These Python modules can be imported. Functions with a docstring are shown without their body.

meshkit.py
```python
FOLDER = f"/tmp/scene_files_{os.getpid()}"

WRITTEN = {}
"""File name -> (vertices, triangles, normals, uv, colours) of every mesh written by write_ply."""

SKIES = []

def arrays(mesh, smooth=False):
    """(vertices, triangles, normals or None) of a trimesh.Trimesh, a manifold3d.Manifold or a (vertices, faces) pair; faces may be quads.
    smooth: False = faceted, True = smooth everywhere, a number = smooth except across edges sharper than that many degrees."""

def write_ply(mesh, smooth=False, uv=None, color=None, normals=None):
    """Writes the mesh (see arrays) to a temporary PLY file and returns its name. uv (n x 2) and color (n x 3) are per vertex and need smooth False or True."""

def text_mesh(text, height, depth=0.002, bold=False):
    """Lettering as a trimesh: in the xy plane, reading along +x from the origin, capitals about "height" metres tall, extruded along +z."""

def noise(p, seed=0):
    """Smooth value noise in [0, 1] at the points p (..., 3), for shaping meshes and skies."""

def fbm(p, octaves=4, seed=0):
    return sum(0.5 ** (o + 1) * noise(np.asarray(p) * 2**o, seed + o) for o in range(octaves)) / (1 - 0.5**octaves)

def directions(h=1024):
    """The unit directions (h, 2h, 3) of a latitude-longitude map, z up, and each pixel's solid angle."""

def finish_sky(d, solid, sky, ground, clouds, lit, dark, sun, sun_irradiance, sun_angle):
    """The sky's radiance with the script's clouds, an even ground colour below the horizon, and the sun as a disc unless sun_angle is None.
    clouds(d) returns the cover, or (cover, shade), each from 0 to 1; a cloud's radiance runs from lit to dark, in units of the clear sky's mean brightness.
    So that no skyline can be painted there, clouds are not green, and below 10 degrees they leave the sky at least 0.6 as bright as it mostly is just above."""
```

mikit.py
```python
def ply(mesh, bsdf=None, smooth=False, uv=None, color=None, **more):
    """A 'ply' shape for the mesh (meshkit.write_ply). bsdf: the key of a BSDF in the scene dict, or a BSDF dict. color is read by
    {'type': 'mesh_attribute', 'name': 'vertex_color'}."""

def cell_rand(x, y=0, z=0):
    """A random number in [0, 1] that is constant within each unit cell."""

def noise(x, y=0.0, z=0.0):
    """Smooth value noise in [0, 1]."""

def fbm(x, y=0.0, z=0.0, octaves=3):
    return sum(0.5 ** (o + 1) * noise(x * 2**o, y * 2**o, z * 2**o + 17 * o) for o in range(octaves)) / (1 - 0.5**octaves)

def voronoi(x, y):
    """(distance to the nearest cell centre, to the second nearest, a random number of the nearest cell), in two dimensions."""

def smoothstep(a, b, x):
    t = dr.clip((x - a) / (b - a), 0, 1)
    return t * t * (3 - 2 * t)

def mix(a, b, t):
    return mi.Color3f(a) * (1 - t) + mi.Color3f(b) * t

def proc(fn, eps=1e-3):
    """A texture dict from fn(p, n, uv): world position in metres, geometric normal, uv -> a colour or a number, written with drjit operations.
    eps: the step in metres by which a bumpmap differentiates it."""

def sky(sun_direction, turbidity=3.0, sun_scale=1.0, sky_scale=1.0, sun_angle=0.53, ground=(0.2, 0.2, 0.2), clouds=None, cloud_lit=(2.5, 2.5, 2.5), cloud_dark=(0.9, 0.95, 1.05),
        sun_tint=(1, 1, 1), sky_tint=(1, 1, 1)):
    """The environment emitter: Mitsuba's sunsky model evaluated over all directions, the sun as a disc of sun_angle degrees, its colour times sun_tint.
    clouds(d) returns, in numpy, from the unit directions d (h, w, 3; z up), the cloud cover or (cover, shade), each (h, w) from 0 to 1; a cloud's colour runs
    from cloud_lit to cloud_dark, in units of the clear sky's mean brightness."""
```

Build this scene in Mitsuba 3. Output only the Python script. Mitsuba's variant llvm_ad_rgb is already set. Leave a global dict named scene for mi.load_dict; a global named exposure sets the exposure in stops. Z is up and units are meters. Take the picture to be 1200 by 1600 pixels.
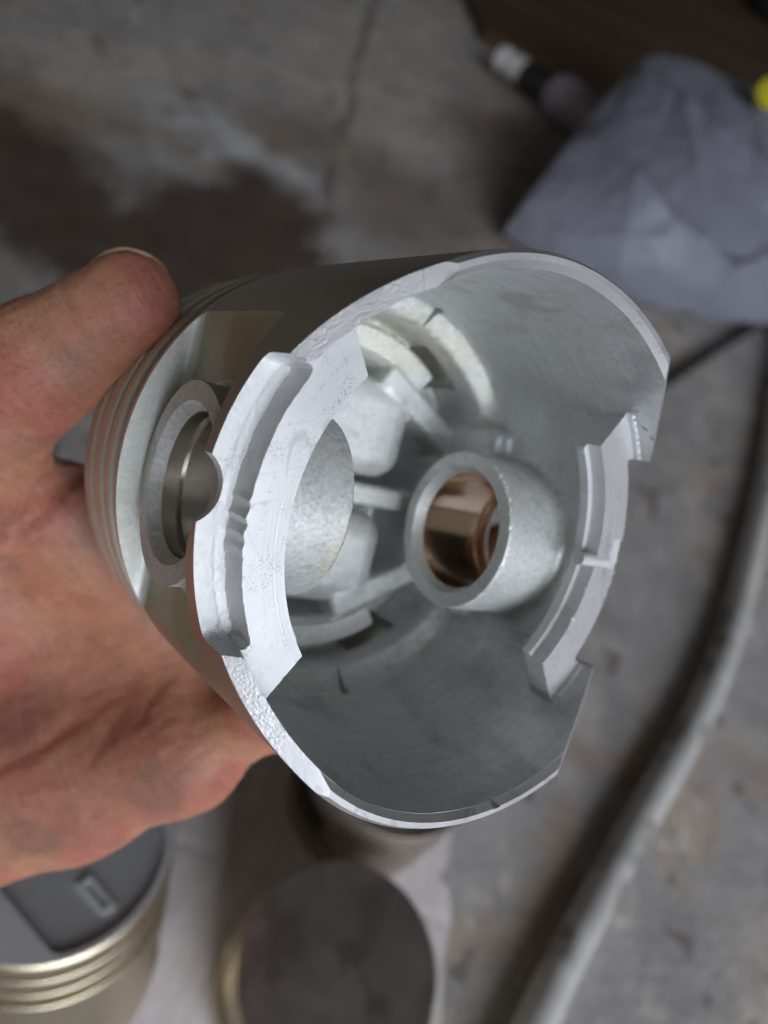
import math, random
import numpy as np, trimesh, manifold3d as m3, drjit as dr, mitsuba as mi
import meshkit, mikit
from mikit import noise, fbm, voronoi, smoothstep, mix, proc

random.seed(7); RNG = np.random.default_rng(7)
T = mi.ScalarTransform4f
scene, labels = {}, {}

# ---------------------------------------------------------------- camera, light, exposure
EYE = np.array([0.0, 0.0, 0.5164])
LOOK, UPV = np.array([0.0, 0.65893, -0.75221]), np.array([-0.42809, 0.6798, 0.5955])
scene['camera'] = {'type': 'thinlens', 'fov': 53.09, 'fov_axis': 'x', 'aperture_radius': 0.0014, 'focus_distance': 0.136,
                   'near_clip': 0.01, 'far_clip': 50.0,
                   'to_world': T().look_at(EYE.tolist(), (EYE + LOOK).tolist(), UPV.tolist())}
exposure = 0.4
def bsdf(key, d): scene[key] = d; return key
def ref(k): return {'type': 'ref', 'id': k}
# dim light that reaches the workshop floor from all round, and the open doorway on the right behind the photographer
scene['workshop_ambient'] = {'type': 'constant', 'radiance': {'type': 'rgb', 'value': [0.092, 0.084, 0.071]}}
DOOR_DIR = np.array([0.63, -0.645, 0.41]); DOOR_DIR /= np.linalg.norm(DOOR_DIR)
DOOR_AT = DOOR_DIR * 3.0 + np.array([0, 0, 0.35])
scene['doorway_sky'] = {'type': 'rectangle', 'to_world': T().look_at(DOOR_AT.tolist(), (DOOR_AT - DOOR_DIR).tolist(), [0, 0, 1]).scale([1.15, 0.95, 1.0]),
                        'emitter': {'type': 'area', 'radiance': {'type': 'rgb', 'value': [5.7, 6.05, 6.6]}},
                        'bsdf': {'type': 'diffuse', 'reflectance': {'type': 'rgb', 'value': 0.0}}}
labels['doorway_sky'] = {'kind': 'structure', 'label': 'bright daylight seen through the open workshop doorway'}

# ---------------------------------------------------------------- helpers
def number(name):
    k, i = name, 0
    while k in scene or any(s.startswith(k + '__') for s in scene): i += 1; k = f'{name}_{i:03d}'
    return k
def add(key, mesh, mat, smooth=30, normals=None, **kw):
    if normals is not None:
        scene[key] = {'type': 'ply', 'filename': meshkit.write_ply(mesh, False, None, None, normals), 'face_normals': False, 'bsdf': ref(mat), **kw}
    else:
        scene[key] = mikit.ply(mesh, mat, smooth=smooth, **kw)
    return key
def tag(key, label=None, cat=None, group=None, kind=None):
    labels[key] = {k: v for k, v in (('label', label), ('category', cat), ('group', group), ('kind', kind)) if v}
def smin(a, b, k): h = np.clip(0.5 + 0.5 * (b - a) / k, 0, 1); return b + (a - b) * h - k * h * (1 - h)
def smax(a, b, k): return -smin(-a, -b, k)
def box_sd(p, c, b, r=0.0):
    q = np.abs(p - np.asarray(c, float)) - (np.asarray(b, float) - r)
    return np.linalg.norm(np.maximum(q, 0), axis=-1) + np.minimum(q.max(-1), 0) - r
def cone_sd(p, a, b, ra, rb):
    a, b = np.asarray(a, float), np.asarray(b, float); d = b - a
    t = np.clip((p - a) @ d / max(d @ d, 1e-12), 0, 1)
    return np.linalg.norm(p - a - t[..., None] * d, axis=-1) - (ra + (rb - ra) * t)
def poly_sd(x, y, P):
    P = np.asarray(P, float); n = len(P); dd = np.full(x.shape, 1e9); s = np.ones(x.shape)
    for i in range(n):
        a, b = P[i], P[i - 1]; ex, ey = b - a; wx, wy = x - a[0], y - a[1]
        t = np.clip((wx * ex + wy * ey) / (ex * ex + ey * ey), 0, 1)
        dd = np.minimum(dd, (wx - ex * t) ** 2 + (wy - ey * t) ** 2)
        c1, c2, c3 = y >= a[1], y < b[1], ex * wy > ey * wx
        s = np.where((c1 & c2 & c3) | (~c1 & ~c2 & ~c3), -s, s)
    return s * np.sqrt(dd)
def isosurface(f, lo, hi, h, project=3):
    """The zero surface of f as a closed mesh: marching tetrahedra, then the vertices moved onto f = 0."""
    lo, hi = np.asarray(lo, float), np.asarray(hi, float); n = np.ceil((hi - lo) / h).astype(int) + 1
    g = np.stack(np.meshgrid(*[lo[i] + h * np.arange(n[i]) for i in range(3)], indexing='ij'), -1).reshape(-1, 3)
    F = np.concatenate([f(c) for c in np.array_split(g, max(1, len(g) // 400000))]); F = np.where(np.abs(F) < 1e-9, 1e-9, F)
    st = np.array([n[1] * n[2], n[2], 1]); S = F.reshape(n) < 0
    cnt = sum(S[a:n[0] - 1 + a, b:n[1] - 1 + b, c:n[2] - 1 + c].astype(int) for a in (0, 1) for b in (0, 1) for c in (0, 1))
    base = np.argwhere((cnt > 0) & (cnt < 8)) @ st
    tris = []
    for perm, odd in (((0, 1, 2), 0), ((1, 2, 0), 0), ((2, 0, 1), 0), ((0, 2, 1), 1), ((2, 1, 0), 1), ((1, 0, 2), 1)):
        o = np.cumsum([0] + [st[a] for a in perm]); V = base[:, None] + o; I = F[V] < 0; code = I @ [1, 2, 4, 8]
        for a, b, c, d in ((0, 1, 2, 3), (1, 0, 3, 2), (2, 3, 0, 1), (3, 2, 1, 0)):
            for want, flip in ((1 << a, 0), (15 - (1 << a), 1)):
                W = V[code == want]; t = np.stack([W[:, [a, b]], W[:, [a, c]], W[:, [a, d]]], 1)
                tris.append(t[:, ::-1] if flip ^ odd else t)
        for a, b, c, d in ((0, 1, 2, 3), (2, 3, 0, 1), (0, 2, 3, 1), (1, 3, 2, 0), (0, 3, 1, 2), (1, 2, 0, 3)):
            W = V[code == (1 << a) + (1 << b)]
            for q in (((a, c), (b, d), (b, c)), ((a, c), (a, d), (b, d))):
                t = np.stack([W[:, list(e)] for e in q], 1); tris.append(t[:, ::-1] if odd else t)
    E = np.sort(np.concatenate(tris).reshape(-1, 2), 1); key, inv = np.unique(E[:, 0] * np.int64(len(g)) + E[:, 1], return_inverse=True)
    i, j = key // len(g), key % len(g); t = F[i] / (F[i] - F[j]); v = g[i] + (g[j] - g[i]) * np.clip(t, 0.03, 0.97)[:, None]
    e = h * 0.05
    for _ in range(project):
        val = f(v); gr = np.stack([(f(v + e * d) - f(v - e * d)) / (2 * e) for d in np.eye(3)], -1)
        step = val[:, None] * gr / np.maximum((gr * gr).sum(-1, keepdims=True), 0.15)
        v = v - np.clip(step, -0.4 * h, 0.4 * h)
    return v, inv.reshape(-1, 3)
def manifold(v, f): return m3.Manifold(m3.Mesh(np.asarray(v, np.float32), np.asarray(f, np.uint32)))
def revolve(profile, seg=256): return m3.CrossSection([np.asarray(profile, float)]).revolve(seg)
def xcyl(r, x0, x1, y=0.0, z=0.0, r2=None, seg=128):
    return m3.Manifold.cylinder(x1 - x0, r, r if r2 is None else r2, seg).rotate([0, 90, 0]).translate([x0, y, z])
def mbox(lo, hi): return m3.Manifold.cube([float(h - l) for l, h in zip(lo, hi)]).translate([float(x) for x in lo])
def smooth_arrays(v, f, angle):
    m = trimesh.graph.smooth_shade(trimesh.Trimesh(v, f, process=False), angle=np.radians(angle), facet_minarea=None)
    return meshkit.arrays(m, True)

# ---------------------------------------------------------------- the held piston: a casting, then the machine cuts
R_P = 0.052
POSE = np.array([[0.7754, -0.20246, 0.59814, 0.02445], [0.55316, 0.67465, -0.48873, 0.09175], [-0.30458, 0.70983, 0.63512, 0.41579], [0, 0, 0, 1.0]])
PB, PZ, PY = 0.359, -0.789, -0.033            # pin boss radius, height and offset, in bore radii
FLOOR = [(0, -1.62), (0.60, -1.62), (0.645, -1.30), (0.675, -1.25), (0.775, -1.25), (0.79, -1.27), (0.797, -1.36), (0.838, -1.36), (0.843, -1.10), (0.936, -1.045), (0.945, 0.2), (0, 0.2)]
def casting(p):
    x, y, z = p[:, 0], p[:, 1], p[:, 2]; ax = np.abs(x); r = np.hypot(x, y); yb = y - PY
    nz = (meshkit.noise(p * 7, 3) - 0.5) * 0.004
    out = np.maximum.reduce([r - 1.03, -1.85 - z, z - 0.03])
    cav = poly_sd(r, z, FLOOR) + nz
    pocket = np.maximum.reduce([(np.abs(y) - 1.42 * ax) / 1.74, r - 0.838, -1.43 - z, z + 1.0])   # the inner ring stops short of the bosses
    cav = smin(cav, pocket, 0.02)
    cav = np.where(z > -0.375, cav, smax(cav, ax - 0.742, 0.11))
    fend = np.abs(y) - (0.479 + np.clip(ax - 0.596, -0.02, 1) * 1.5)
    flange = np.maximum.reduce([0.722 - r, fend, z + 0.235, 0.50 - ax, -0.368 - z])
    cav = smax(cav, -flange, 0.025)
    s = smax(out, -cav, 0.012)
    boss = smax(np.hypot(yb, z - PZ) - PB, np.maximum(0.398 - ax, ax - 0.86), 0.012)
    s = smin(s, smax(boss, r - 0.98, 0.01), 0.045)
    pil = smin(box_sd(np.stack([ax, yb, z], -1), (0.72, 0, -1.35), (0.175, 0.30, 0.52), 0.05), box_sd(np.stack([ax, y, z], -1), (0.80, 0, -1.40), (0.17, 0.47, 0.50), 0.05), 0.05)
    s = smin(s, pil, 0.06)
    for sy in (1, -1):                          # underside of the combustion bowl: two lobes with a rib between
        s = smin(s, box_sd(np.stack([ax, y, z], -1), (0, sy * 0.325, -1.6), (0.385, 0.235, 0.375), 0.13), 0.03)
    pr = np.stack([ax, y, z], -1)
    s = smin(s, box_sd(pr, (0.30, 0.0, -1.45), (0.36, 0.050, 0.195), 0.02), 0.02)
    c, sn = math.cos(-0.485), math.sin(-0.485); ay = np.abs(y - 0.01)
    u, w = (ax - 0.43) * c + (ay - 0.445) * sn, -(ax - 0.43) * sn + (ay - 0.445) * c
    s = smin(s, box_sd(np.stack([u, w, z], -1), (0, 0, -1.45), (0.30, 0.060, 0.215), 0.02), 0.02)
    # outer step beside the machined pad, with its wavy wall, and the relieved side panel with the boss standing in it
    wave = 0.0055 * np.sin(y * 120) * np.exp(-((y + 0.06) / 0.10) ** 2) + (meshkit.noise(p * 14, 8) - 0.5) * 0.008
    step = smax(smax(0.892 + wave - r, -0.365 - z + nz, 0.022), np.abs(y + 0.0) - 0.455 - 0.10 * (ax - 0.85), 0.035)
    s = smax(s, -step, 0.012)
    under = z + 0.425 + 0.18 * y * y
    panel = smax(smax(0.79 - ax + nz, -1.205 - z, 0.05), under, 0.03)
    s = smax(s, -panel, 0.006)
    b2 = np.maximum(np.hypot(yb, z - PZ) - 0.366, np.maximum(0.80 - ax, ax - 0.93))
    s = smin(s, b2, 0.035)
    return np.maximum(s, -1.86 - z)
OUTER = [(0, -1.81), (0.955, -1.81), (0.975, -1.795), (0.977, -1.69), (0.97, -1.683), (0.90, -1.683), (0.90, -1.625), (0.975, -1.625), (0.983, -1.617), (0.984, -1.50), (0.977, -1.493),
         (0.90, -1.493), (0.90, -1.44), (0.978, -1.44), (0.986, -1.432), (0.987, -1.365), (0.98, -1.358), (0.90, -1.358), (0.90, -1.262), (0.985, -1.262), (0.993, -1.255), (0.9985, -1.2), (1.0, -0.8),
         (0.9995, -0.02), (0.985, 0.0), (0, 0.0)]
def build_piston(h):
    v, f = isosurface(casting, (-1.08, -1.08, -1.92), (1.08, 1.08, 0.1), h)
    body = manifold(v, f)
    body = body.simplify(0.00022)
    body = body ^ revolve(OUTER)
    cuts = [m3.Manifold.cylinder(0.4, 0.748, 0.748, 256).translate([0, 0, -0.319]),
            m3.Manifold.cylinder(0.4, 0.932, 0.932, 256).translate([0, 0, -0.25]) ^ (mbox((0.3, -0.70, -0.25), (1, 0.70, 0)) + mbox((-1, -0.70, -0.25), (-0.3, 0.70, 0))),
            xcyl(0.265, -1.1, 1.1, PY, PZ)]
    for s in (1, -1):
        m = (lambda a: a) if s > 0 else (lambda a: a.mirror([1, 0, 0]))
        w = m3.CrossSection([[(0.535, 0.0), (1.1, -0.35), (1.1, 0.1), (0.535, 0.1)]]).extrude(2.4).translate([0, 0, -1.2]).rotate([90, 0, 0])
        cuts += [m(w), m(xcyl(0.293, 0.30, 0.45, PY, PZ, 0.262) if 0 else xcyl(0.297, 0.39, 0.45, PY, PZ, 0.264)), m(xcyl(0.262, 0.86, 0.92, PY, PZ, 0.300)),
                 m(xcyl(0.395, 0.912, 1.1, PY, PZ)), m(m3.Manifold.cylinder(0.2, 0.125, 0.125, 64).translate([1.06, 0.015, -0.52])), m(xcyl(0.288, 0.785, 0.815, PY, PZ))]
    for a in (56.5, -58.5):
        ends = [m3.Manifold.cylinder(0.435, 0.044, 0.044, 32).translate([0.8475 * math.cos(t), 0.8475 * math.sin(t), -1.66]) for t in np.linspace(-0.125, 0.125, 5)]
        for e0, e1 in zip(ends[:-1], ends[1:]): cuts.append(m3.Manifold.batch_hull([e0, e1]).rotate([0, 0, a]))
    for a in (77, -77.5):
        cuts.append(m3.CrossSection([[(-0.03, 0.05), (0.0, -0.06), (0.022, 0.05)]]).extrude(0.3).rotate([90, 0, 90]).translate([0.78, 0, -1.06]).rotate([0, 0, a]))
    cuts.append(m3.CrossSection([[(-0.012, 0.03), (-0.006, -0.085), (0.035, 0.03)]]).extrude(0.034).rotate([90, 0, 90]).translate([0.935, 0, 0]).rotate([0, 0, -76]))
    cuts.append(mbox((0.833, -0.035, -0.258), (0.905, 0.10, -0.2)))
    for x, y, z in ((0.690, 0.640, -0.205), (0.742, 0.580, -0.180), (0.768, 0.548, -0.150)):
        cuts.append(m3.Manifold.sphere(0.013, 20).scale([1, 1, 2.0]).rotate([20, 15, 0]).translate([x * 0.992, y * 0.992, z]))      # handling dents
    cuts.append(revolve([(0, -0.024), (0.944, -0.024), (0.9655, 0.0005), (0.9655, 0.05), (0, 0.05)]))
    for c in cuts: body = body - c
    body = body + m3.Manifold.cylinder(0.175, 0.030, 0.030, 32).rotate([0, 90, 0]).translate([0.660, -0.004, -0.272])
    for ang, rr, zz, br in ((-20.5, 0.752, -0.258, 0.014), (-8, 0.751, -0.255, 0.007), (-10, 0.749, -0.258, 0.008)):   # cast drops on the pad's edge
        body = body + m3.Manifold.sphere(br, 24).translate([rr * math.cos(math.radians(ang)), rr * math.sin(math.radians(ang)), zz])
    m = body.to_mesh()
    return m.vert_properties[:, :3].astype(float), m.tri_verts.astype(int)
V, F = build_piston(0.0185)
N_FACE = trimesh.Trimesh(V, F, process=False).face_normals
def split_piston():
    v, f, n = smooth_arrays(V, F, 28)
    c = v[f].mean(1); fn = np.cross(v[f[:, 1]] - v[f[:, 0]], v[f[:, 2]] - v[f[:, 0]]); fn /= np.maximum(np.linalg.norm(fn, axis=1, keepdims=True), 1e-12)
    x, y, z = c.T; ax, r, rb = np.abs(x), np.hypot(x, y), np.hypot(y - PY, z - PZ)
    part = np.full(len(f), 'skirt', object)
    part[(z < -1.0) & (r < 0.945)] = 'crown_underside'
    part[(z < -1.2) & (r > 0.885) & (fn[:, 2] < 0.2)] = 'ring_belt'
    part[(z < -1.24) & (r > 0.945)] = 'ring_belt'; part[z < -1.78] = 'ring_belt'
    outer = (r > 0.972) & ((fn[:, 0] * x + fn[:, 1] * y) / np.maximum(r, 1e-6) > 0.93)
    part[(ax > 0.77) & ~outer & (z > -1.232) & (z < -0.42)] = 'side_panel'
    part[(ax > 0.55) & (r > 0.70) & (z > -0.55) & (z < -0.22) & (np.abs(y) < 0.60) & (part == 'skirt')] = 'balance_flange'
    part[(fn[:, 2] > 0.95) & (np.abs(z + 0.25) < 0.003) & (ax > 0.5)] = 'milled_pad'
    part[outer & np.isin(part, ['balance_flange'])] = 'skirt'
    part[(part == 'skirt') & (fn[:, 2] > 0.25) & (r > 0.935) & (z > -0.30)] = 'skirt_rim'
    part[(rb < 0.40) & (ax > 0.395) & (ax < 0.93) & (z > -1.12)] = 'pin_boss'
    part[((rb < 0.2665) | ((rb < 0.2915) & (ax > 0.78) & (ax < 0.82))) & (ax > 0.395)] = 'pin_bore'
    part[(part == 'skirt_rim') & (y < 0)] = 'skirt_rim_001'
    for name in ('side_panel', 'balance_flange', 'milled_pad', 'pin_boss', 'pin_bore'):
        part[(part == name) & (x > 0)] = name + '_001'
    for name in np.unique(part.astype(str)):
        t = f[part == name]; u, inv = np.unique(t, return_inverse=True)
        yield name, (v[u], inv.reshape(-1, 3)), n[u]

PINV = np.linalg.inv(POSE)
def loc(p):
    """World point -> the piston's own frame, in bore radii."""
    return [(p.x * float(PINV[i, 0]) + p.y * float(PINV[i, 1]) + p.z * float(PINV[i, 2]) + float(PINV[i, 3])) / R_P for i in range(3)]
def grain(p, f): return noise(p.x * f, p.y * f, p.z * f)
def cast_bump(p, n, uv): return 0.5 * grain(p, 1500) + 0.35 * grain(p, 3300) + 0.5 * grain(p, 420)
def sand(p): return 0.80 + 0.26 * grain(p, 1500) + 0.20 * grain(p, 3300) - 0.10 * smoothstep(0.66, 0.8, grain(p, 1050))   # sandblasted speckle
def cast_col(p, n, uv):
    a = fbm(p.x * 90, p.y * 90, p.z * 90, 4); b = smoothstep(0.60, 0.75, fbm(p.x * 260 + 9, p.y * 260, p.z * 260, 3))
    o = smoothstep(0.62, 0.78, fbm(p.x * 45 + 3, p.y * 45 + 5, p.z * 45, 3))
    return mix(mix(mix((0.48, 0.49, 0.475), (0.60, 0.61, 0.60), a), (0.32, 0.33, 0.33), 0.4 * b), (0.47, 0.45, 0.32), 0.42 * o) * sand(p)
def pits(p, lo, hi):
    q = loc(p); r = dr.sqrt(q[0] * q[0] + q[1] * q[1]); w = 0.012 * (fbm(q[0] * 6, q[1] * 6, 0, 3) - 0.5)
    m = smoothstep(lo, hi, fbm(p.x * 150 + 4, p.y * 150, p.z * 150, 3))
    arc = dr.maximum(smoothstep(0.010, 0.002, dr.abs(r - 0.838 + w)), smoothstep(0.008, 0.002, dr.abs(r - 0.782 - w)))
    return smoothstep(0.62, 0.70, noise(p.x * 3900, p.y * 3900, p.z * 3900)) * dr.maximum(m, 0.9 * arc * smoothstep(0.35, 0.6, fbm(p.x * 300, p.y * 300, p.z * 300, 2)))
def pit_col(p, n, uv):
    a = fbm(p.x * 120, p.y * 120, p.z * 120, 3)
    patch = smoothstep(0.735, 0.765, fbm(p.x * 430 + 8, p.y * 330, p.z * 330, 3))
    c = mix(mix((0.50, 0.505, 0.515), (0.64, 0.64, 0.65), a), (0.34, 0.34, 0.35), 0.75 * pits(p, 0.56, 0.70))
    q = loc(p); k = mi.Float(0)                  # thin scratches from handling
    for i, (cx, sx) in enumerate(((0.8, 0.6), (0.35, -0.94), (0.97, 0.2))):
        u, v = q[0] * cx + q[1] * sx, q[1] * cx - q[0] * sx
        k = dr.maximum(k, smoothstep(0.020, 0.004, dr.abs(noise(u * 14 + 7 * i, v * 1.3, 2 + i) - 0.5)) * smoothstep(0.60, 0.72, noise(u * 5 + i, v * 6, 9)))
    return mix(mix(c, mi.Color3f(0.45, 0.45, 0.46), 0.8 * patch), mi.Color3f(0.36, 0.36, 0.37), 0.55 * k)
def flange_col(p, n, uv):
    a = fbm(p.x * 120, p.y * 120, p.z * 120, 3)
    return mix(mix((0.52, 0.53, 0.54), (0.65, 0.655, 0.66), a), (0.33, 0.33, 0.32), 0.6 * pits(p, 0.48, 0.66)) * (0.9 + 0.1 * sand(p))
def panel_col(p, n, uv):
    q = loc(p); w = 0.02 * (fbm(q[0] * 9, q[1] * 9, q[2] * 9, 2) - 0.5)            # yellow-green stain plus dim olive light painted into the panel colour, ledge left pale
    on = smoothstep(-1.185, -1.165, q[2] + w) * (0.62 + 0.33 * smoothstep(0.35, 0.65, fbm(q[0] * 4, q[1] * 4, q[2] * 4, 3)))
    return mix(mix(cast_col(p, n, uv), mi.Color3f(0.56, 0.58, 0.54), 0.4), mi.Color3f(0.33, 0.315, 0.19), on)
def pit_rough(p, n, uv): return 0.36 + 0.25 * fbm(p.x * 150, p.y * 150, p.z * 150, 3)
def rim_bump(p, n, uv):
    q = loc(p); rough = smoothstep(-0.004, -0.07, q[2])          # the sloping cuts were left coarse, the end face was skimmed
    return (0.15 + 0.85 * rough) * (0.8 * grain(p, 2500) + 0.6 * grain(p, 5200))
def mill_bump(p, n, uv):
    q = loc(p); r = dr.sqrt(q[0] * q[0] + q[1] * q[1])
    return 0.5 * noise(r * 150, 0.3, 0.0) + 0.3 * noise(r * 330, 1.3, 0.0) + 0.25 * grain(p, 2600)
def turned_bump(p, n, uv):
    q = loc(p); return 0.5 * noise(q[2] * 330, 0.5, 0.0) + 0.1 * grain(p, 900)
def skirt_bump(p, n, uv):
    q = loc(p); r = dr.sqrt(q[0] * q[0] + q[1] * q[1])
    return dr.select(r > 0.98, 0.5 * noise(q[2] * 330, 0.5, 0.0), cast_bump(p, n, uv))
def skirt_rough(p, n, uv):
    q = loc(p); r = dr.sqrt(q[0] * q[0] + q[1] * q[1])
    return dr.select(r > 0.98, 0.36, 0.52 - 0.14 * fbm(q[0] * 7, q[1] * 7, q[2] * 4, 3))
def skirt_metal(p, n, uv):
    q = loc(p); r = dr.sqrt(q[0] * q[0] + q[1] * q[1]); return dr.select(r > 0.98, 0.95, 0.55)
def skirt_col(p, n, uv):
    q = loc(p); r = dr.sqrt(q[0] * q[0] + q[1] * q[1])
    s = smoothstep(0.52, 0.72, fbm(q[0] * 5 + 2, q[1] * 5, q[2] * 2.2, 4)); t = smoothstep(0.66, 0.74, fbm(q[0] * 24, q[1] * 24, q[2] * 24, 2))
    oil = smoothstep(0.55, 0.70, fbm(q[0] * 9 + 5, q[1] * 9, q[2] * 3 + 4, 3))
    ins = mix(mix((0.50, 0.515, 0.52), (0.39, 0.405, 0.415), s), (0.37, 0.36, 0.31), 0.3 * oil)
    ins = ins * (0.86 + 0.16 * grain(p, 900) + 0.12 * grain(p, 2600)) * (0.93 + 0.14 * noise(q[2] * 60 + 3 * fbm(q[0] * 3, q[1] * 3, 0, 2), 4 * q[0], 4 * q[1]))
    return dr.select(r > 0.98, mi.Color3f(0.46, 0.415, 0.345), ins)
def metal(key, col, rough, metallic, bump=None, scale=1e-5, eps=6e-5, **kw):
    c = proc(col) if callable(col) else {'type': 'rgb', 'value': list(col)}
    d = {'type': 'principled', 'base_color': c, 'roughness': proc(rough) if callable(rough) else rough, 'metallic': proc(metallic) if callable(metallic) else metallic, 'specular': 0.5, **kw}
    if bump: d = {'type': 'bumpmap', 'tex': proc(bump, eps), 'scale': scale, 'bsdf': d}
    return bsdf(key, {'type': 'twosided', 'bsdf': d})
metal('cast_aluminium', cast_col, 0.54, 0.5, cast_bump, 9e-5)
metal('pitted_aluminium', flange_col, 0.55, 0.4, cast_bump, 9e-5)
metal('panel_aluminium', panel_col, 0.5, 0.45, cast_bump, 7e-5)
metal('skirt_aluminium', skirt_col, skirt_rough, skirt_metal, skirt_bump, 4e-5)
metal('rough_cut_aluminium', pit_col, pit_rough, 0.85, rim_bump, 4.5e-5)
metal('milled_aluminium', pit_col, 0.46, 0.65, mill_bump, 1.8e-5)
metal('turned_aluminium', (0.62, 0.585, 0.50), 0.36, 0.75, turned_bump, 2.5e-5)
metal('bored_aluminium', (0.60, 0.565, 0.52), 0.24, 1.0, turned_bump, 1e-5)
metal('warm_reflection_bore', (0.84, 0.70, 0.56), 0.16, 1.0, turned_bump, 1e-5)  # warm reflection of the hand put into the bore's base colour
PISTON_MAT = {'skirt': 'skirt_aluminium', 'skirt_rim': 'rough_cut_aluminium', 'pin_bore_001': 'warm_reflection_bore', 'milled_pad': 'milled_aluminium', 'ring_belt': 'turned_aluminium', 'pin_bore': 'bored_aluminium', 'balance_flange': 'pitted_aluminium', 'side_panel': 'panel_aluminium'}
PLACE = T(POSE.tolist()).scale(R_P)
for name, mesh, nrm in split_piston():
    base = name[:-4] if name.endswith('_001') else name
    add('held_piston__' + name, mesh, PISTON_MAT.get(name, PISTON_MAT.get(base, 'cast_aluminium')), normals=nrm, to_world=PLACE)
tag('held_piston', 'hollow aluminium piston held up by the hand, open skirt facing the viewer', 'piston')

# ---------------------------------------------------------------- the workshop floor
STAIN = np.array([(-.459, .563), (-.60, .66), (-.60, .76), (-.50, .75), (-.42, .70), (-.399, .684), (-.394, .741), (-.381, .792), (-.329, .859), (-.267, .856), (-.229, .829), (-.197, .734), (-.22, .64), (-.269, .58), (-.382, .553)])
CRACK = [(-.50, 1.9), (-.445, 1.663), (-.373, 1.414), (-.347, 1.269), (-.296, 1.123), (-.266, .983), (-.231, .855), (-.197, .734), (-.15, .60), (-.12, .45)]
def poly_tex(x, y, P):
    d, s = mi.Float(1e9), mi.Float(1.0)
    for i in range(len(P)):
        (ax, ay), (bx, by) = map(float, P[i - 1]), map(float, P[i]); ex, ey = bx - ax, by - ay; wx, wy = x - ax, y - ay
        t = dr.clip((wx * ex + wy * ey) / (ex * ex + ey * ey), 0, 1)
        d = dr.minimum(d, dr.square(wx - ex * t) + dr.square(wy - ey * t))
        c = (y >= ay) & (y < by) & (ex * wy > ey * wx) | (y < ay) & (y >= by) & (ex * wy < ey * wx)
        s = dr.select(c, -s, s)
    return s * dr.sqrt(d)
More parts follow.
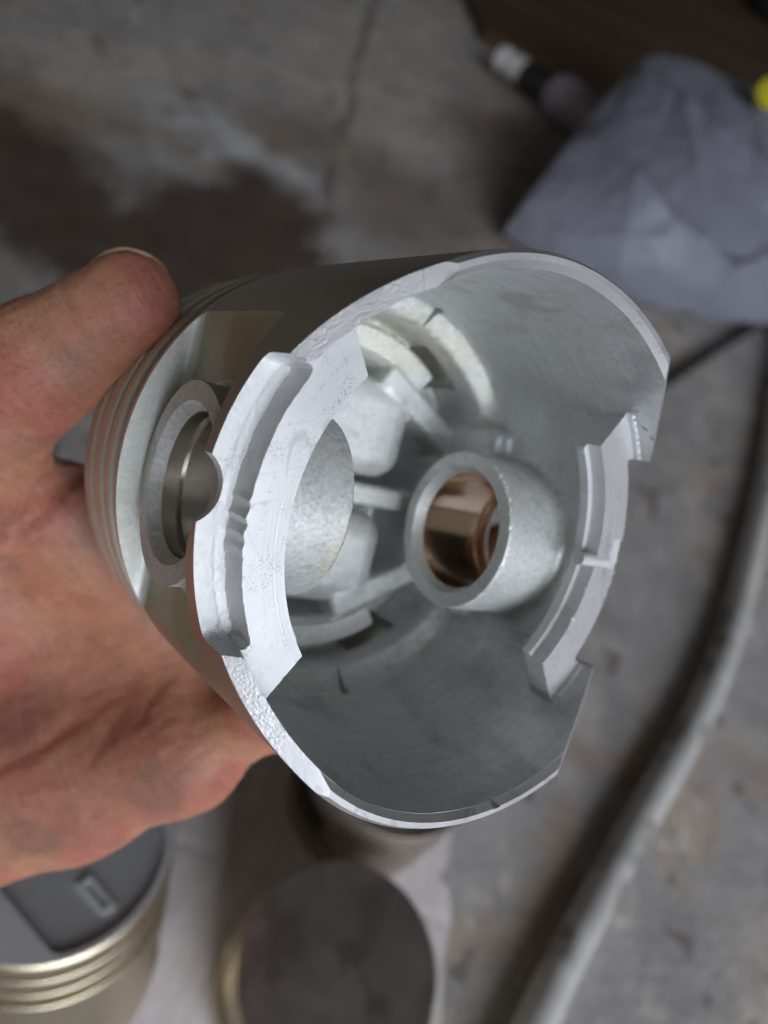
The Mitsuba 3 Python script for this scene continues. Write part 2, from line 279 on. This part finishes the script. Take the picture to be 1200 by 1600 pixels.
def line_tex(x, y, P):
    d = mi.Float(1e9)
    for (ax, ay), (bx, by) in zip(P[:-1], P[1:]):
        ex, ey = bx - ax, by - ay; wx, wy = x - ax, y - ay; t = dr.clip((wx * ex + wy * ey) / (ex * ex + ey * ey), 0, 1)
        d = dr.minimum(d, dr.square(wx - ex * t) + dr.square(wy - ey * t))
    return dr.sqrt(d)
def floor_col(p, n, uv):
    x, y = p.x, p.y
    a, b, g = fbm(x * 7, y * 7, 0, 4), fbm(x * 38 + 5, y * 38, 0, 4), noise(x * 420, y * 420, 0)
    c = mix((0.270, 0.256, 0.248), (0.340, 0.322, 0.312), a)
    c = mix(c, mi.Color3f(0.39, 0.35, 0.31), 0.6 * smoothstep(0.50, 0.72, fbm(x * 5 + 11, y * 5 + 3, 0, 3) + 0.16 * (b - 0.5)))
    c = mix(c, mi.Color3f(0.33, 0.25, 0.185), 0.5 * smoothstep(0.60, 0.74, fbm(x * 19 + 2, y * 19 + 8, 0, 3)))
    c = c * (0.66 + 0.42 * b + 0.32 * g)
    c = mix(c, mi.Color3f(0.50, 0.47, 0.43), 0.7 * smoothstep(0.76, 0.86, noise(x * 110 + 4, y * 110, 0)) * smoothstep(0.4, 0.7, b))
    c = mix(c, mi.Color3f(0.07, 0.05, 0.042), 0.55 * smoothstep(0.86, 0.93, noise(x * 60, y * 60 + 7, 0)))
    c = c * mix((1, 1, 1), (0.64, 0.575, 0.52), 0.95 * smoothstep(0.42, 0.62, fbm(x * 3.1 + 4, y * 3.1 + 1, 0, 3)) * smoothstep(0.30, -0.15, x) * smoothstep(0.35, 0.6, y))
    wob = 0.07 * (fbm(x * 16, y * 16, 3, 3) - 0.5) + 0.02 * (fbm(x * 60, y * 60, 3, 2) - 0.5)
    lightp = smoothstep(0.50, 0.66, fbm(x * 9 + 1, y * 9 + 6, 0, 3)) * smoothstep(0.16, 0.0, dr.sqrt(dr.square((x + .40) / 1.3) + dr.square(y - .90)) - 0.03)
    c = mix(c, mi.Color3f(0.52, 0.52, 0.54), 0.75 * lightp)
    c = mix(c, mi.Color3f(0.066, 0.046, 0.034) * (0.7 + 0.6 * b), 0.93 * smoothstep(0.050, -0.025, poly_tex(x, y, STAIN) + wob))
    c = mix(c, mi.Color3f(0.05, 0.048, 0.046), 0.6 * smoothstep(0.012, 0.002, line_tex(x + wob * 0.3, y, CRACK)) * smoothstep(0.25, 0.55, fbm(x * 14, y * 14, 5, 2)))
    c = mix(c, mi.Color3f(0.34, 0.33, 0.10), 0.7 * smoothstep(0.022, 0.008, dr.sqrt(dr.square(x + .26) + dr.square((y - 1.018) * .7)) + wob * 0.5))
    return c
def floor_bump(p, n, uv): return fbm(p.x * 60, p.y * 60, 0, 3) + 0.4 * noise(p.x * 400, p.y * 400, 0)
bsdf('concrete', {'type': 'bumpmap', 'tex': proc(floor_bump, 8e-4), 'scale': 0.0012,
                  'bsdf': {'type': 'principled', 'base_color': proc(floor_col), 'roughness': 0.62, 'specular': 0.3}})
add('floor', (np.array([[-8, -5, 0], [9, -5, 0], [9, 14, 0], [-8, 14, 0.0]]), np.array([[0, 1, 2], [0, 2, 3]])), 'concrete', smooth=False)
tag('floor', 'grey oil-stained concrete workshop floor', kind='structure')

# ---------------------------------------------------------------- the hand
J = dict(arm=(-.2653, -.024, .1098), wrist=(-.1326, .0457, .2441), mi0=(-.1288, .0712, .2757), mi1=(-.0637, .1143, .3215), mm0=(-.1268, .0647, .2581), mm1=(-0.0433, 0.1076, 0.3035),
         mr0=(-0.1220, 0.0511, 0.2514), mr1=(-0.0264, 0.0969, 0.2968), ml0=(-.1142, .0393, .2504), ml1=(-.0214, .0784, .298), hy0=(-.0894, .0294, .2452), hy1=(-.0428, .0616, .2729), web0=(-.1030, .1020, .3380), web1=(-.0815, .1105, .3310), web2=(-.063, .1131, .3204),
         th0=(-.126, .0768, .2886), th1=(-.1015, .1007, .3548), th2=(-.0854, .1138, .3822), th3=(-.0705, .1243, .4006))
J = {k: np.array(v) for k, v in J.items()}
BONES = [('arm', 'wrist', .032, .026), ('wrist', 'mi0', .024, .016), ('wrist', 'ml0', .024, .017), ('mi0', 'mi1', .016, .0125), ('mm0', 'mm1', .016, .0125), ('mr0', 'mr1', .016, .0125), ('ml0', 'ml1', .0165, .0118),
         ('hy0', 'hy1', .0190, .0128), ('hy1', 'ml1', .0128, .0116), ('web0', 'web1', .0125, .0105), ('web1', 'web2', .0120, .0115), ('th1', 'web0', .0135, .0112), ('mi1', 'mm1', .0115, .0115), ('mm1', 'mr1', .0115, .0115), ('mr1', 'ml1', .0112, .011)]
FINGERS = {'mi1': [(.0158, .1565, .3183), (.0330, .1545, .3410), (.0445, .1462, .3690)], 'mm1': [(.0061, .1371, .3042), (.029, .1306, .3268), (.0478, .1227, .3521)],
           'mr1': [(-.0093, .1148, .3016), (.0067, .1017, .3173), (.0197, .0911, .3338)], 'ml1': [(-.0060, .0895, .3180), (.0040, .0905, .3235), (.0140, .0925, .3290)]}
CREASES = [([(-.110, .096, .3433), (-.096, .0983, .3433), (-.0874, .1014, .3434), (-.0813, .1059, .3433), (-.0787, .1132, .3444), (-.0776, .1188, .344)], .0020, .0022),
           ([(-.018, .096, .3161), (-.015, .0897, .3105), (-.0107, .0853, .3067), (-.0061, .0803, .3022)], .0010, .0006), ([(-.0359, .0863, .3129), (-.0318, .0776, .3052)], .0016, .0004),
           ([(-.0649, .0551, .2922), (-.0589, .0618, .2981), (-.0545, .0702, .3054)], .0018, .0006), ([(-.0419, .0651, .2996), (-.0438, .0745, .3078)], .0018, .0005),
           ([(-.108, .098, .3515), (-.0945, .1001, .3515), (-.0854, .1024, .3535), (-.0803, .1066, .3545)], .0014, .0012), ([(-.0887, .1, .3847), (-.0829, .0998, .3805), (-.0785, .1021, .3772)], .0012, .0008)]
def hand_base(p):
    d = None
    for a, b, ra, rb in BONES:
        c = cone_sd(p, J[a], J[b], ra, rb); d = c if d is None else smin(d, c, .014)
    th = smin(cone_sd(p, J['th0'], J['th1'], .0225, .0165), smin(cone_sd(p, J['th1'], J['th2'], .0162, .0137), cone_sd(p, J['th2'], J['th3'], .0137, .0110), .004), .008)
    d = smin(d, th, .012)
    d = smin(d, cone_sd(p, (J['th0'] + J['th1']) / 2, (J['mi0'] + J['mi1']) / 2, .013, .011), .014)
    for k, pts in FINGERS.items():
        q = [J[k]] + [np.array(x) for x in pts]; f = None
        for a, b, ra, rb in zip(q[:-1], q[1:], (.0108, .0096, .0086), (.0098, .0088, .0078)):
            c = cone_sd(p, a, b, ra, rb); f = c if f is None else smin(f, c, .003)
        d = smin(d, f, .005)
    return d
def onto(f, pts, e=2e-4):
    v = np.array(pts, float)
    for _ in range(12):
        val = f(v); g = np.stack([(f(v + e * k) - f(v - e * k)) / (2 * e) for k in np.eye(3)], -1)
        v = v - val[:, None] * g / np.maximum((g * g).sum(-1, keepdims=True), .2)
    return v
CREASES = [(onto(hand_base, c), w, dp) for c, w, dp in CREASES]
def hand_sd(p):
    d = hand_base(p); near = np.abs(d) < .008
    q = p[near]; e = d[near]
    e = e - .0010 * (meshkit.fbm(q * 85, 2, 2) - .5) - .0004 * (meshkit.noise(q * 420, 5) - .5)
    for c, w, dp in CREASES:
        t = np.min([cone_sd(q, a, b, 0, 0) for a, b in zip(c[:-1], c[1:])], axis=0)
        e = e + dp * np.exp(-(t / w) ** 2) - 0.35 * dp * np.exp(-((t - 2.6 * w) / (1.6 * w)) ** 2)
    d[near] = e
    return d
hv, hf = isosurface(hand_sd, (-.30, -.06, .07), (.075, .20, .425), .0021, 2)
_m = trimesh.Trimesh(hv, hf, process=False)
def skin_col(p, n, uv):
    a, b = fbm(p.x * 60, p.y * 60, p.z * 60, 3), fbm(p.x * 240, p.y * 240, p.z * 240, 3)
    red = smoothstep(0.40, 0.62, fbm(p.x * 34 + 2, p.y * 34, p.z * 34, 2))
    c = mix((0.350, 0.158, 0.100), (0.345, 0.124, 0.087), red)
    c = mix(c, mi.Color3f(0.40, 0.21, 0.125), smoothstep(0.50, 0.72, a) * 0.6)
    grime = smoothstep(0.58, 0.74, fbm(p.x * 46 + 7, p.y * 46, p.z * 46, 4))
    c = mix(c, mi.Color3f(0.17, 0.10, 0.075), 0.45 * grime)
    pore = smoothstep(0.62, 0.74, noise(p.x * 1500, p.y * 1500, p.z * 1500)); w = fbm(p.x * 90, p.y * 90, p.z * 90, 2)
    ridge = noise((p.x * 0.62 + p.y * 0.55 + p.z * 0.55) * 1700 + w * 8, w * 5, 0)
    return c * (0.84 + 0.32 * b) * (0.93 + 0.14 * ridge) * (1 - 0.16 * pore)
def skin_bump(p, n, uv):
    u = p.x * 0.62 + p.y * 0.55 + p.z * 0.55; w = fbm(p.x * 90, p.y * 90, p.z * 90, 2)
    return 0.8 * noise(u * 2300 + w * 6, w * 4, 0) + 0.5 * noise(p.x * 1100, p.y * 1100, p.z * 1100) + 0.25 * fbm(p.x * 260, p.y * 260, p.z * 260, 3)
bsdf('skin', {'type': 'bumpmap', 'tex': proc(skin_bump, 1.2e-4), 'scale': 2.2e-4, 'bsdf': {'type': 'principled', 'base_color': proc(skin_col), 'roughness': 0.56, 'specular': 0.35, 'sheen': 0.2, 'flatness': 0.6}})
bsdf('nail', {'type': 'principled', 'base_color': {'type': 'rgb', 'value': [0.58, 0.38, 0.27]}, 'roughness': 0.30, 'specular': 0.5})
add('hand__palm_and_fingers', (hv, hf), 'skin', smooth=True)
ND = np.array([-.6706, .7407, .0399]); TD = J['th3'] - J['th2']; TD /= np.linalg.norm(TD); ND -= TD * (ND @ TD); ND /= np.linalg.norm(ND); NS = np.cross(TD, ND)
def nail_sd(p):
    t = cone_sd(p, J['th2'], J['th3'], .0137, .0110); q = p - (J['th3'] + TD * .0015 + ND * .0100)
    e = np.sqrt(((q @ TD) / .0085) ** 2 + ((q @ NS) / .0070) ** 4) - 1
    return np.maximum.reduce([t - .0009, -t - .0009, e * .006, -(q @ ND) - .008])
c0 = J['th3'] + ND * .0095
nv, nf = isosurface(nail_sd, c0 - .016, c0 + .016, .0007)
add('hand__thumb_nail', (nv, nf), 'nail', smooth=40)
tag('hand', 'left hand with reddish grimy palm cupped behind the held piston, thumb over its ring belt', 'hand')

# ---------------------------------------------------------------- pistons standing on the sheet
def crown_col(p, n, uv):
    a = fbm(p.x * 55, p.y * 55, 0, 4); b = smoothstep(0.48, 0.7, fbm(p.x * 62 + 3, p.y * 62, 0, 4))
    return mix(mix((0.28, 0.242, 0.225), (0.40, 0.355, 0.335), a), (0.22, 0.185, 0.17), 0.7 * b)
def crown_rough(p, n, uv): return 0.10 + 0.26 * fbm(p.x * 70, p.y * 70, 0, 3)
metal('skimmed_crown', crown_col, crown_rough, 0.8)
metal('shaded_skirt', (0.20, 0.165, 0.135), 0.5, 0.5)  # shadow over the mostly hidden piston put into its side colour
metal('grey_cast_crown', (0.40, 0.405, 0.42), 0.5, 0.35, cast_bump, 6e-5)
metal('bright_crown', (0.58, 0.59, 0.61), 0.42, 0.3, cast_bump, 3e-5)
def turned_world(p, n, uv): return 0.5 * noise(p.z * 6300, 0.5, 0.0)
metal('gold_turned', (0.62, 0.54, 0.40), 0.42, 1.0, turned_world, 2.5e-5)
def floor_piston(key, c, R, h, label, style, lean=None):
    prof = [(0, 0)] + [(r, z + 1.81) for r, z in OUTER[::-1] if z < -0.001 and r > 0]
    prof = [(0, 0), (0.985, 0), (1.0, 0.02)] + [(r, -z) for r, z in []] + [(r, 1.81 + (-1.81 - z)) if 0 else (r, -z) for r, z in OUTER[::-1] if -1.79 < z < -0.02] + [(0.975, 1.795), (0.955, 1.81), (0, 1.81)]
    s = h / R / 1.81
    body = revolve([(r, z * s) for r, z in prof], 192); H = 1.81 * s
    for k in (1, -1):
        body = body - mbox((0.80 if k > 0 else -1.2, -0.62, 0.45), (1.2 if k > 0 else -0.80, 0.62, 1.18)).rotate([0, 0, 40])
    body = body - (m3.Manifold.cylinder(2.4, 0.265, 0.265, 64, True).rotate([0, 90, 0]).translate([0, 0, 0.80])).rotate([0, 0, 40])
    body = body - m3.Manifold.cylinder(1.2, 0.86, 0.86, 96).translate([0, 0, -0.1])
    slot = mbox((0.8, -0.13, 1.37 * s - 0.028 - 0.0), (1.1, 0.13, 1.37 * s + 0.028))
    for a in (-58, -118, 60, 130): body = body - slot.rotate([0, 0, a])
    w = lambda x, y: ((x - c[0]) / R, (y - c[1]) / R)
    top = []
    if style == 'skimmed':
        body = body - m3.Manifold.cylinder(0.2, 0.026, 0.026, 32).translate([*w(.078, .0879), H - 0.07])
        for x, y in ((.0687, .1114), (.060, .0895), (.0927, .0952)):
            top.append(('stamped_mark', m3.CrossSection.square([0.022, 0.075], True).extrude(0.012).rotate([0, 0, 20 * (x * 100 % 3)]).translate([*w(x, y), H - 0.009]), 'skimmed_crown'))
        for a0 in (0,):
            body = body - m3.CrossSection([[(0.90, -0.20), (1.1, -0.20), (1.1, 0.20), (0.90, 0.20)]]).extrude(0.10).rotate([0, 0, -8]).translate([0, 0, H - 0.018])
    if style == 'recessed':
        disc = m3.CrossSection.circle(0.865, 128); a, b = np.array(w(-.0743, .053)), np.array(w(-.0463, .0418)); d = (b - a) / np.linalg.norm(b - a); nrm = np.array([-d[1], d[0]])
        A, B = a - d * 3, b + d * 3
        half = m3.CrossSection([[tuple(A), tuple(B), tuple(B + nrm * 4), tuple(A + nrm * 4)]])
        D = (disc ^ half).offset(-0.10, m3.JoinType.Round).offset(0.10, m3.JoinType.Round, 2.0, 48)
        body = body - D.extrude(0.4).translate([0, 0, H - 0.050])
        for i in range(5):
            body = body - D.offset(0.045 * (i + 1) / 5, m3.JoinType.Round, 2.0, 48).extrude(0.4).translate([0, 0, H - 0.050 * math.cos(math.pi / 2 * (i + 1) / 5.5)])
        fr = [w(-.0503, .0657), w(-.0474, .0716), w(-.0309, .064), w(-.0342, .0592)]
        sq = m3.CrossSection([fr[::-1] if np.cross(np.array(fr[1]) - fr[0], np.array(fr[2]) - fr[0]) < 0 else fr])
        top.append(('raised_frame', (sq - sq.offset(-0.035, m3.JoinType.Miter)).extrude(0.035).translate([0, 0, H - 0.052]), 'bright_crown'))
    msh = body.to_mesh(); v, f, n = smooth_arrays(msh.vert_properties[:, :3].astype(float), msh.tri_verts.astype(int), 30)
    cc = v[f].mean(1); r = np.hypot(cc[:, 0], cc[:, 1])
    part = np.full(len(f), 'skirt', object); part[cc[:, 2] > 1.24 * s] = 'ring_belt'; part[(cc[:, 2] > H - 0.07) & (r < 0.956)] = 'crown'
    if style == 'recessed': part[(part == 'crown') & (cc[:, 2] < H - 0.045)] = 'crown_recess'
    side = 'shaded_skirt' if key.endswith('002') else 'gold_turned'
    mats = {'skirt': side, 'ring_belt': side, 'crown': 'skimmed_crown' if style == 'skimmed' else 'bright_crown', 'crown_recess': 'grey_cast_crown'}
    pl = T().translate([c[0], c[1], 0.0046]).scale(R)
    if lean:                                        # leaning: turned about the middle of its crown
        pl = T().translate([c[0], c[1], 0.0046 + h]).rotate([math.cos(lean[0]), math.sin(lean[0]), 0], lean[1]).translate([0, 0, -h]).scale(R)
    for name in np.unique(part.astype(str)):
        t = f[part == name]; u, inv = np.unique(t, return_inverse=True)
        add(f'{key}__{name}', (v[u], inv.reshape(-1, 3)), mats[name], normals=n[u], to_world=pl)
    for i, (name, m, mat) in enumerate(top):
        k = number(f'{key}__{name}'); mm = m.to_mesh(); add(k, (mm.vert_properties[:, :3].astype(float), mm.tri_verts.astype(int)), mat, smooth=False, to_world=pl)
    tag(key, label, 'piston', 'pistons standing crown up on the cardboard')
floor_piston('standing_piston', (.0761, .0884), .052, .0895, 'standing piston with flat brownish disc top and small centre pit', 'skimmed')
floor_piston('standing_piston_001', (-.0690, .0775), .0528, .1300, 'standing piston with a recessed silver top and a small raised rectangle, under the hand', 'recessed', (math.radians(25), -13))
floor_piston('standing_piston_002', (.070, .207), .052, .0895, 'standing piston mostly hidden behind the lower skirt of the held piston', 'skimmed')

# ---------------------------------------------------------------- cardboard sheet on the floor
def sheet_mesh():
    edge = [(.160, .02), (.1604, .1046), (.1516, .1366), (.151, .1595), (.1443, .1761), (.1347, .1821), (.1388, .1916), (.1351, .2123), (.131, .275), (-.15, .262), (-.165, .02)]
    from shapely.geometry import Polygon
    cs = m3.CrossSection([edge if Polygon(edge).exterior.is_ccw else edge[::-1]])
    m = cs.extrude(0.0040).refine_to_length(0.0028)
    d = m.to_mesh(); v = d.vert_properties[:, :3].astype(float)
    wav = .00028 * np.sin(v[:, 0] * 2 * math.pi / .0072) + .0007 * (meshkit.fbm(v * [14, 14, 0], 2) - .5)
    fold = np.abs((v[:, 0] + .0227) * (.1419 - .1332) - (v[:, 1] - .1332) * (.0388 + .0227)) / math.hypot(.0615, .0087)
    wav = wav - .0009 * np.exp(-(fold / .0018) ** 2)
    v[:, 2] += np.where(v[:, 2] > 0.002, wav, 0.0003)
    return v, d.tri_verts.astype(int)
def board_col(p, n, uv):
    return mix((0.52, 0.475, 0.475), (0.62, 0.575, 0.58), fbm(p.x * 20, p.y * 60, 0, 3)) * (0.9 + 0.2 * noise(p.x * 300, p.y * 40, 0))
bsdf('pale_cardboard', {'type': 'principled', 'base_color': proc(board_col), 'roughness': 0.6, 'specular': 0.3})
add('cardboard_sheet', sheet_mesh(), 'pale_cardboard', smooth=35)
tag('cardboard_sheet', 'pale grey corrugated cardboard sheet under the standing pistons, with a notched edge', 'cardboard')

# ---------------------------------------------------------------- hose and cable
def spline(pts, n):
    from scipy.interpolate import CubicSpline
    pts = np.array(pts, float); t = np.r_[0, np.cumsum(np.linalg.norm(np.diff(pts, axis=0), axis=1))]
    return CubicSpline(t, pts)(np.linspace(0, t[-1], n))
def tube(pts, r, sides=20, radii=None):
    p = np.asarray(pts, float); t = np.gradient(p, axis=0); t /= np.linalg.norm(t, axis=1, keepdims=True)
    a = np.cross(t, [0, 0, 1.0]); a /= np.linalg.norm(a, axis=1, keepdims=True); b = np.cross(a, t); an = np.arange(sides) * 2 * math.pi / sides
    rr = np.full(len(p), r) if radii is None else radii
    v = (p[:, None] + rr[:, None, None] * (np.cos(an)[None, :, None] * a[:, None] + np.sin(an)[None, :, None] * b[:, None])).reshape(-1, 3)
    i, j = np.meshgrid(np.arange(len(p) - 1), np.arange(sides), indexing='ij'); j2 = (j + 1) % sides
    q = np.stack([i * sides + j, (i + 1) * sides + j, (i + 1) * sides + j2, i * sides + j2], -1).reshape(-1, 4)
    f = np.vstack([q[:, [0, 1, 2]], q[:, [0, 2, 3]]]); n0 = len(v); v = np.vstack([v, p[:1], p[-1:]]); k = np.arange(sides); k2 = (k + 1) % sides
    f = np.vstack([f, np.stack([k, k2, np.full(sides, n0)], 1), np.stack([len(p) * sides - sides + k2, len(p) * sides - sides + k, np.full(sides, n0 + 1)], 1)])
    return v, f
HOSE = [(.42, 1.22, .0125), (.408, 1.10, .0125), (.399, .998, .0125), (.387, .873, .0125), (.373, .738, .0125), (.355, .617, .0125), (.327, .463, .0125), (.299, .367, .0125), (.268, .284, .0125), (.246, .222, .0125), (.23, .178, .0125), (.216, .134, .0125), (.205, .095, .0125), (.18, 0, .0125), (.14, -.15, .0125)]
def hose_col(p, n, uv): return mix(mix((0.36, 0.352, 0.345), (0.50, 0.49, 0.485), fbm(p.x * 40, p.y * 40, p.z * 40, 3)), (0.13, 0.11, 0.09), 0.8 * smoothstep(0.58, 0.70, fbm(p.x * 55 + 3, p.y * 30, p.z * 55, 4)))
bsdf('grey_rubber', {'type': 'principled', 'base_color': proc(hose_col), 'roughness': 0.42, 'specular': 0.5})
bsdf('black_rubber', {'type': 'principled', 'base_color': {'type': 'rgb', 'value': [0.018, 0.017, 0.017]}, 'roughness': 0.45})
hp = spline(HOSE, 260)
add('hose', tube(hp, 0.0122, 28, 0.0122 + 0.0002 * np.sin(np.arange(260) * 1.3)), 'grey_rubber', smooth=True)
tag('hose', 'thick grey rubber hose curving across the concrete floor', 'hose')
CABLE = [(.10, .62, .006), (.189, .732, .006), (.248, .843, .006), (.308, .962, .006), (.385, 1.11, .006), (.478, 1.304, .006), (.62, 1.6, .006)]
add('cable', tube(spline(CABLE, 120), 0.0062, 14), 'black_rubber', smooth=True)
tag('cable', 'thin black cable lying on the floor near the plastic bag', 'cable')

# ---------------------------------------------------------------- the bluish plastic bag
def bag_mesh(n=150):
    u, v = np.meshgrid(np.linspace(0, 1, n), np.linspace(0, 1, n), indexing='ij'); U, W = u[..., None], v[..., None]
    G = np.array([[(-.016, .975, .012), (.197, .967, .012), (.406, 1.096, .012)], [(.006, 1.042, .10), (.164, 1.039, .13), (.346, 1.146, .12)], [(.049, 1.332, .15), (.128, 1.377, .18), (.339, 1.388, .17)]])
    q2 = lambda t: np.stack([2 * (t - .5) * (t - 1), -4 * t * (t - 1), 2 * t * (t - .5)], -1)
    P = np.einsum('abi,abj,ijk->abk', q2(v), q2(u), G)
    nrm = np.array([.12, -.55, .82]); q = np.stack([u, v, 0 * u], -1)
    wr = .012 * np.sin(math.pi * u) ** .6 * np.sin(math.pi * v) ** .6 * (.3 + 1.2 * meshkit.fbm(q * [3.2, 2.6, 1], 3, 11))
    for (a, b, h, w) in (((.10, .62), (.72, .22), .022, .05), ((.72, .22), (.99, .42), .022, .03), ((.72, .22), (.62, 0), .018, .025), ((.18, .9), (.98, .62), .012, .05), ((.45, .80), (.62, .34), .014, .035), ((.06, .15), (.45, .30), .010, .04), ((.75, .95), (.85, .55), .012, .03), ((.3, .5), (.38, .1), .008, .03)):
        a, b = np.array(a), np.array(b); d = b - a; t = np.clip(((u - a[0]) * d[0] + (v - a[1]) * d[1]) / (d @ d), 0, 1)
        ds = np.hypot(u - a[0] - t * d[0], v - a[1] - t * d[1]); sgn = (u - a[0]) * d[1] - (v - a[1]) * d[0]
        wr = wr + h * np.exp(-ds / w) * np.sin(math.pi * np.clip(u, .02, .98)) ** .3
    wr = wr + .008 * (np.abs(meshkit.noise(q * [6, 5, 1], 4) - .5) * 2 - .5) + .003 * (np.abs(meshkit.noise(q * [19, 15, 1], 6) - .5) * 2 - .5)
    top = P + wr[..., None] * nrm * .8
    bot = P * [1, 1, 0] + [0, .02, .004] + np.stack([0 * u, .0 * v, .0 * u], -1)
    bot[..., 2] = np.minimum(.004, top[..., 2] - .003)
    g = np.arange(n * n).reshape(n, n); qd = np.stack([g[:-1, :-1], g[1:, :-1], g[1:, 1:], g[:-1, 1:]], -1).reshape(-1, 4)
    f = np.vstack([qd[:, [0, 1, 2]], qd[:, [0, 2, 3]]]); fb = f[:, ::-1] + n * n
    ring = np.r_[g[:, 0], g[-1, 1:], g[-2::-1, -1], g[0, -2:0:-1]]; r2 = np.roll(ring, -1)
    fs = np.vstack([np.stack([ring, ring + n * n, r2 + n * n], 1), np.stack([ring, r2 + n * n, r2], 1)])
    return np.vstack([top.reshape(-1, 3), bot.reshape(-1, 3)]), np.vstack([f, fb, fs])
def bag_col(p, n, uv): return mix((0.165, 0.170, 0.215), (0.215, 0.220, 0.262), fbm(p.x * 12, p.y * 12, p.z * 12, 3))
bsdf('blue_grey_plastic', {'type': 'twosided', 'bsdf': {'type': 'principled', 'base_color': proc(bag_col), 'roughness': 0.5, 'specular': 0.35}})
add('plastic_bag', bag_mesh(), 'blue_grey_plastic', smooth=50)
tag('plastic_bag', 'crumpled blue-grey plastic bag lying on the floor', 'bag')

def sticker(ctr, ax1, ax2, h):
    ctr, ax1, ax2 = (np.array(t, float) for t in (ctr, ax1, ax2)); k = np.linspace(0, 2 * math.pi, 33)[:-1]; nn = np.cross(ax1, ax2); nn /= np.linalg.norm(nn)
    ring = ctr + np.cos(k)[:, None] * ax1 + np.sin(k)[:, None] * ax2; v = np.vstack([ring, ring + nn * h, [ctr], [ctr + nn * (h + .004)]]); i = np.arange(32); j = (i + 1) % 32
    return v, np.vstack([np.stack([i, j, j + 32], 1), np.stack([i, j + 32, i + 32], 1), np.stack([j, i, i * 0 + 64], 1), np.stack([i + 32, j + 32, i * 0 + 65], 1)])
bsdf('yellow_film', {'type': 'principled', 'base_color': {'type': 'rgb', 'value': [0.42, 0.36, 0.02]}, 'roughness': 0.4})
add('plastic_bag__yellow_label', sticker((.243, 1.295, .203), (.024, .008, .004), (-.006, .016, .014), .008), 'yellow_film', smooth=40)
tag('plastic_bag__yellow_label', 'yellow label on the bag')

# ---------------------------------------------------------------- bottle beyond the bag
def lathe_between(prof, a, b, seg=48):
    """Profile of (distance along the axis, radius) turned about the axis from a towards b."""
    a, b = np.array(a, float), np.array(b, float); d = b - a; d /= np.linalg.norm(d)
    m = revolve([(max(r, 0), z) for z, r in prof], seg).to_mesh(); v = m.vert_properties[:, :3].astype(float)
    x = np.cross([0, 0, 1.0], d); x /= np.linalg.norm(x); y = np.cross(d, x)
    return a + v[:, :1] * x + v[:, 1:2] * y + v[:, 2:] * d, m.tri_verts.astype(int)
bsdf('white_plastic', {'type': 'principled', 'base_color': {'type': 'rgb', 'value': [0.55, 0.55, 0.55]}, 'roughness': 0.35})
bsdf('milky_plastic', {'type': 'principled', 'base_color': {'type': 'rgb', 'value': [0.25, 0.24, 0.29]}, 'roughness': 0.35})
BA, BB = (-.158, 1.492, .036), (.10, 1.375, .040)
add('bottle__body', lathe_between([(.112, 0), (.112, .018), (.122, .030), (.140, .037), (.27, .038), (.276, .034), (.276, 0)], BA, BB), 'milky_plastic', smooth=40)
add('bottle__collar', lathe_between([(.058, 0), (.058, .021), (.062, .023), (.105, .023), (.1115, .019), (.1115, 0)], BA, BB), 'black_rubber', smooth=40)
cap = lathe_between([(0, 0), (0, .019), (.004, .021), (.016, .021), (.0165, .013), (.030, .013), (.0305, .021), (.053, .021), (.0575, .016), (.0575, 0)], BA, BB)
add('bottle__cap', cap, 'white_plastic', smooth=40)
tag('bottle', 'small bottle lying on its side, white ribbed cap and black collar, behind the plastic bag', 'bottle')

# ---------------------------------------------------------------- dark board and black coil at the far end
def wood_col(p, n, uv): return mix((0.048, 0.032, 0.022), (0.095, 0.064, 0.042), fbm(p.x * 4, p.y * 16, 0, 4))
bsdf('dark_wood', {'type': 'principled', 'base_color': proc(wood_col), 'roughness': 0.75, 'specular': 0.15})
bd = m3.CrossSection([[(-.37, 1.93), (-.215, 1.63), (-.02, 1.60), (.6, 2.3), (1.2, 3.5), (.1, 3.9), (-.22, 2.7)]]).extrude(.022).to_mesh()
add('dark_board', (bd.vert_properties[:, :3].astype(float), bd.tri_verts.astype(int)), 'dark_wood', smooth=False)
tag('dark_board', 'dark brown wooden board lying on the floor beyond the bag and bottle', 'board')
an = np.linspace(0, 4 * 2 * math.pi, 200)
add('rubber_coil', tube(np.stack([.44 + (.11 + .004 * np.sin(an * .7)) * np.cos(an), 2.72 + (.11 + .004 * np.cos(an * .9)) * np.sin(an), .036 + .020 * an / (2 * math.pi)], 1), .013, 12), 'black_rubber', smooth=True)
tag('rubber_coil', 'coil of black rubber tubing on the dark board', 'coil')

# ---------------------------------------------------------------- unseen dark back wall and roof, added to darken what the turned skirt mirrors
def shade_col(p, n, uv): return mix((0.035, 0.029, 0.024), (0.06, 0.05, 0.042), fbm(p.x * 2, p.y * 2, p.z * 2, 3))
bsdf('shade_boards', {'type': 'twosided', 'bsdf': {'type': 'principled', 'base_color': proc(shade_col), 'roughness': 0.8}})
def slab(lo, hi): return trimesh.creation.box(bounds=[lo, hi])
add('added_dark_wall', slab((-6, 7.0, 0), (6, 7.2, 3.2)), 'shade_boards', smooth=False)
tag('added_dark_wall', 'unseen dark wall added far beyond the board for the skirt to mirror', 'wall')
add('added_shade_roof', slab((-6, -0.35, 3.0), (6, 7.2, 3.15)), 'shade_boards', smooth=False)
tag('added_shade_roof', 'unseen dark roof added to shade piston and floor, open on the doorway side', 'roof')
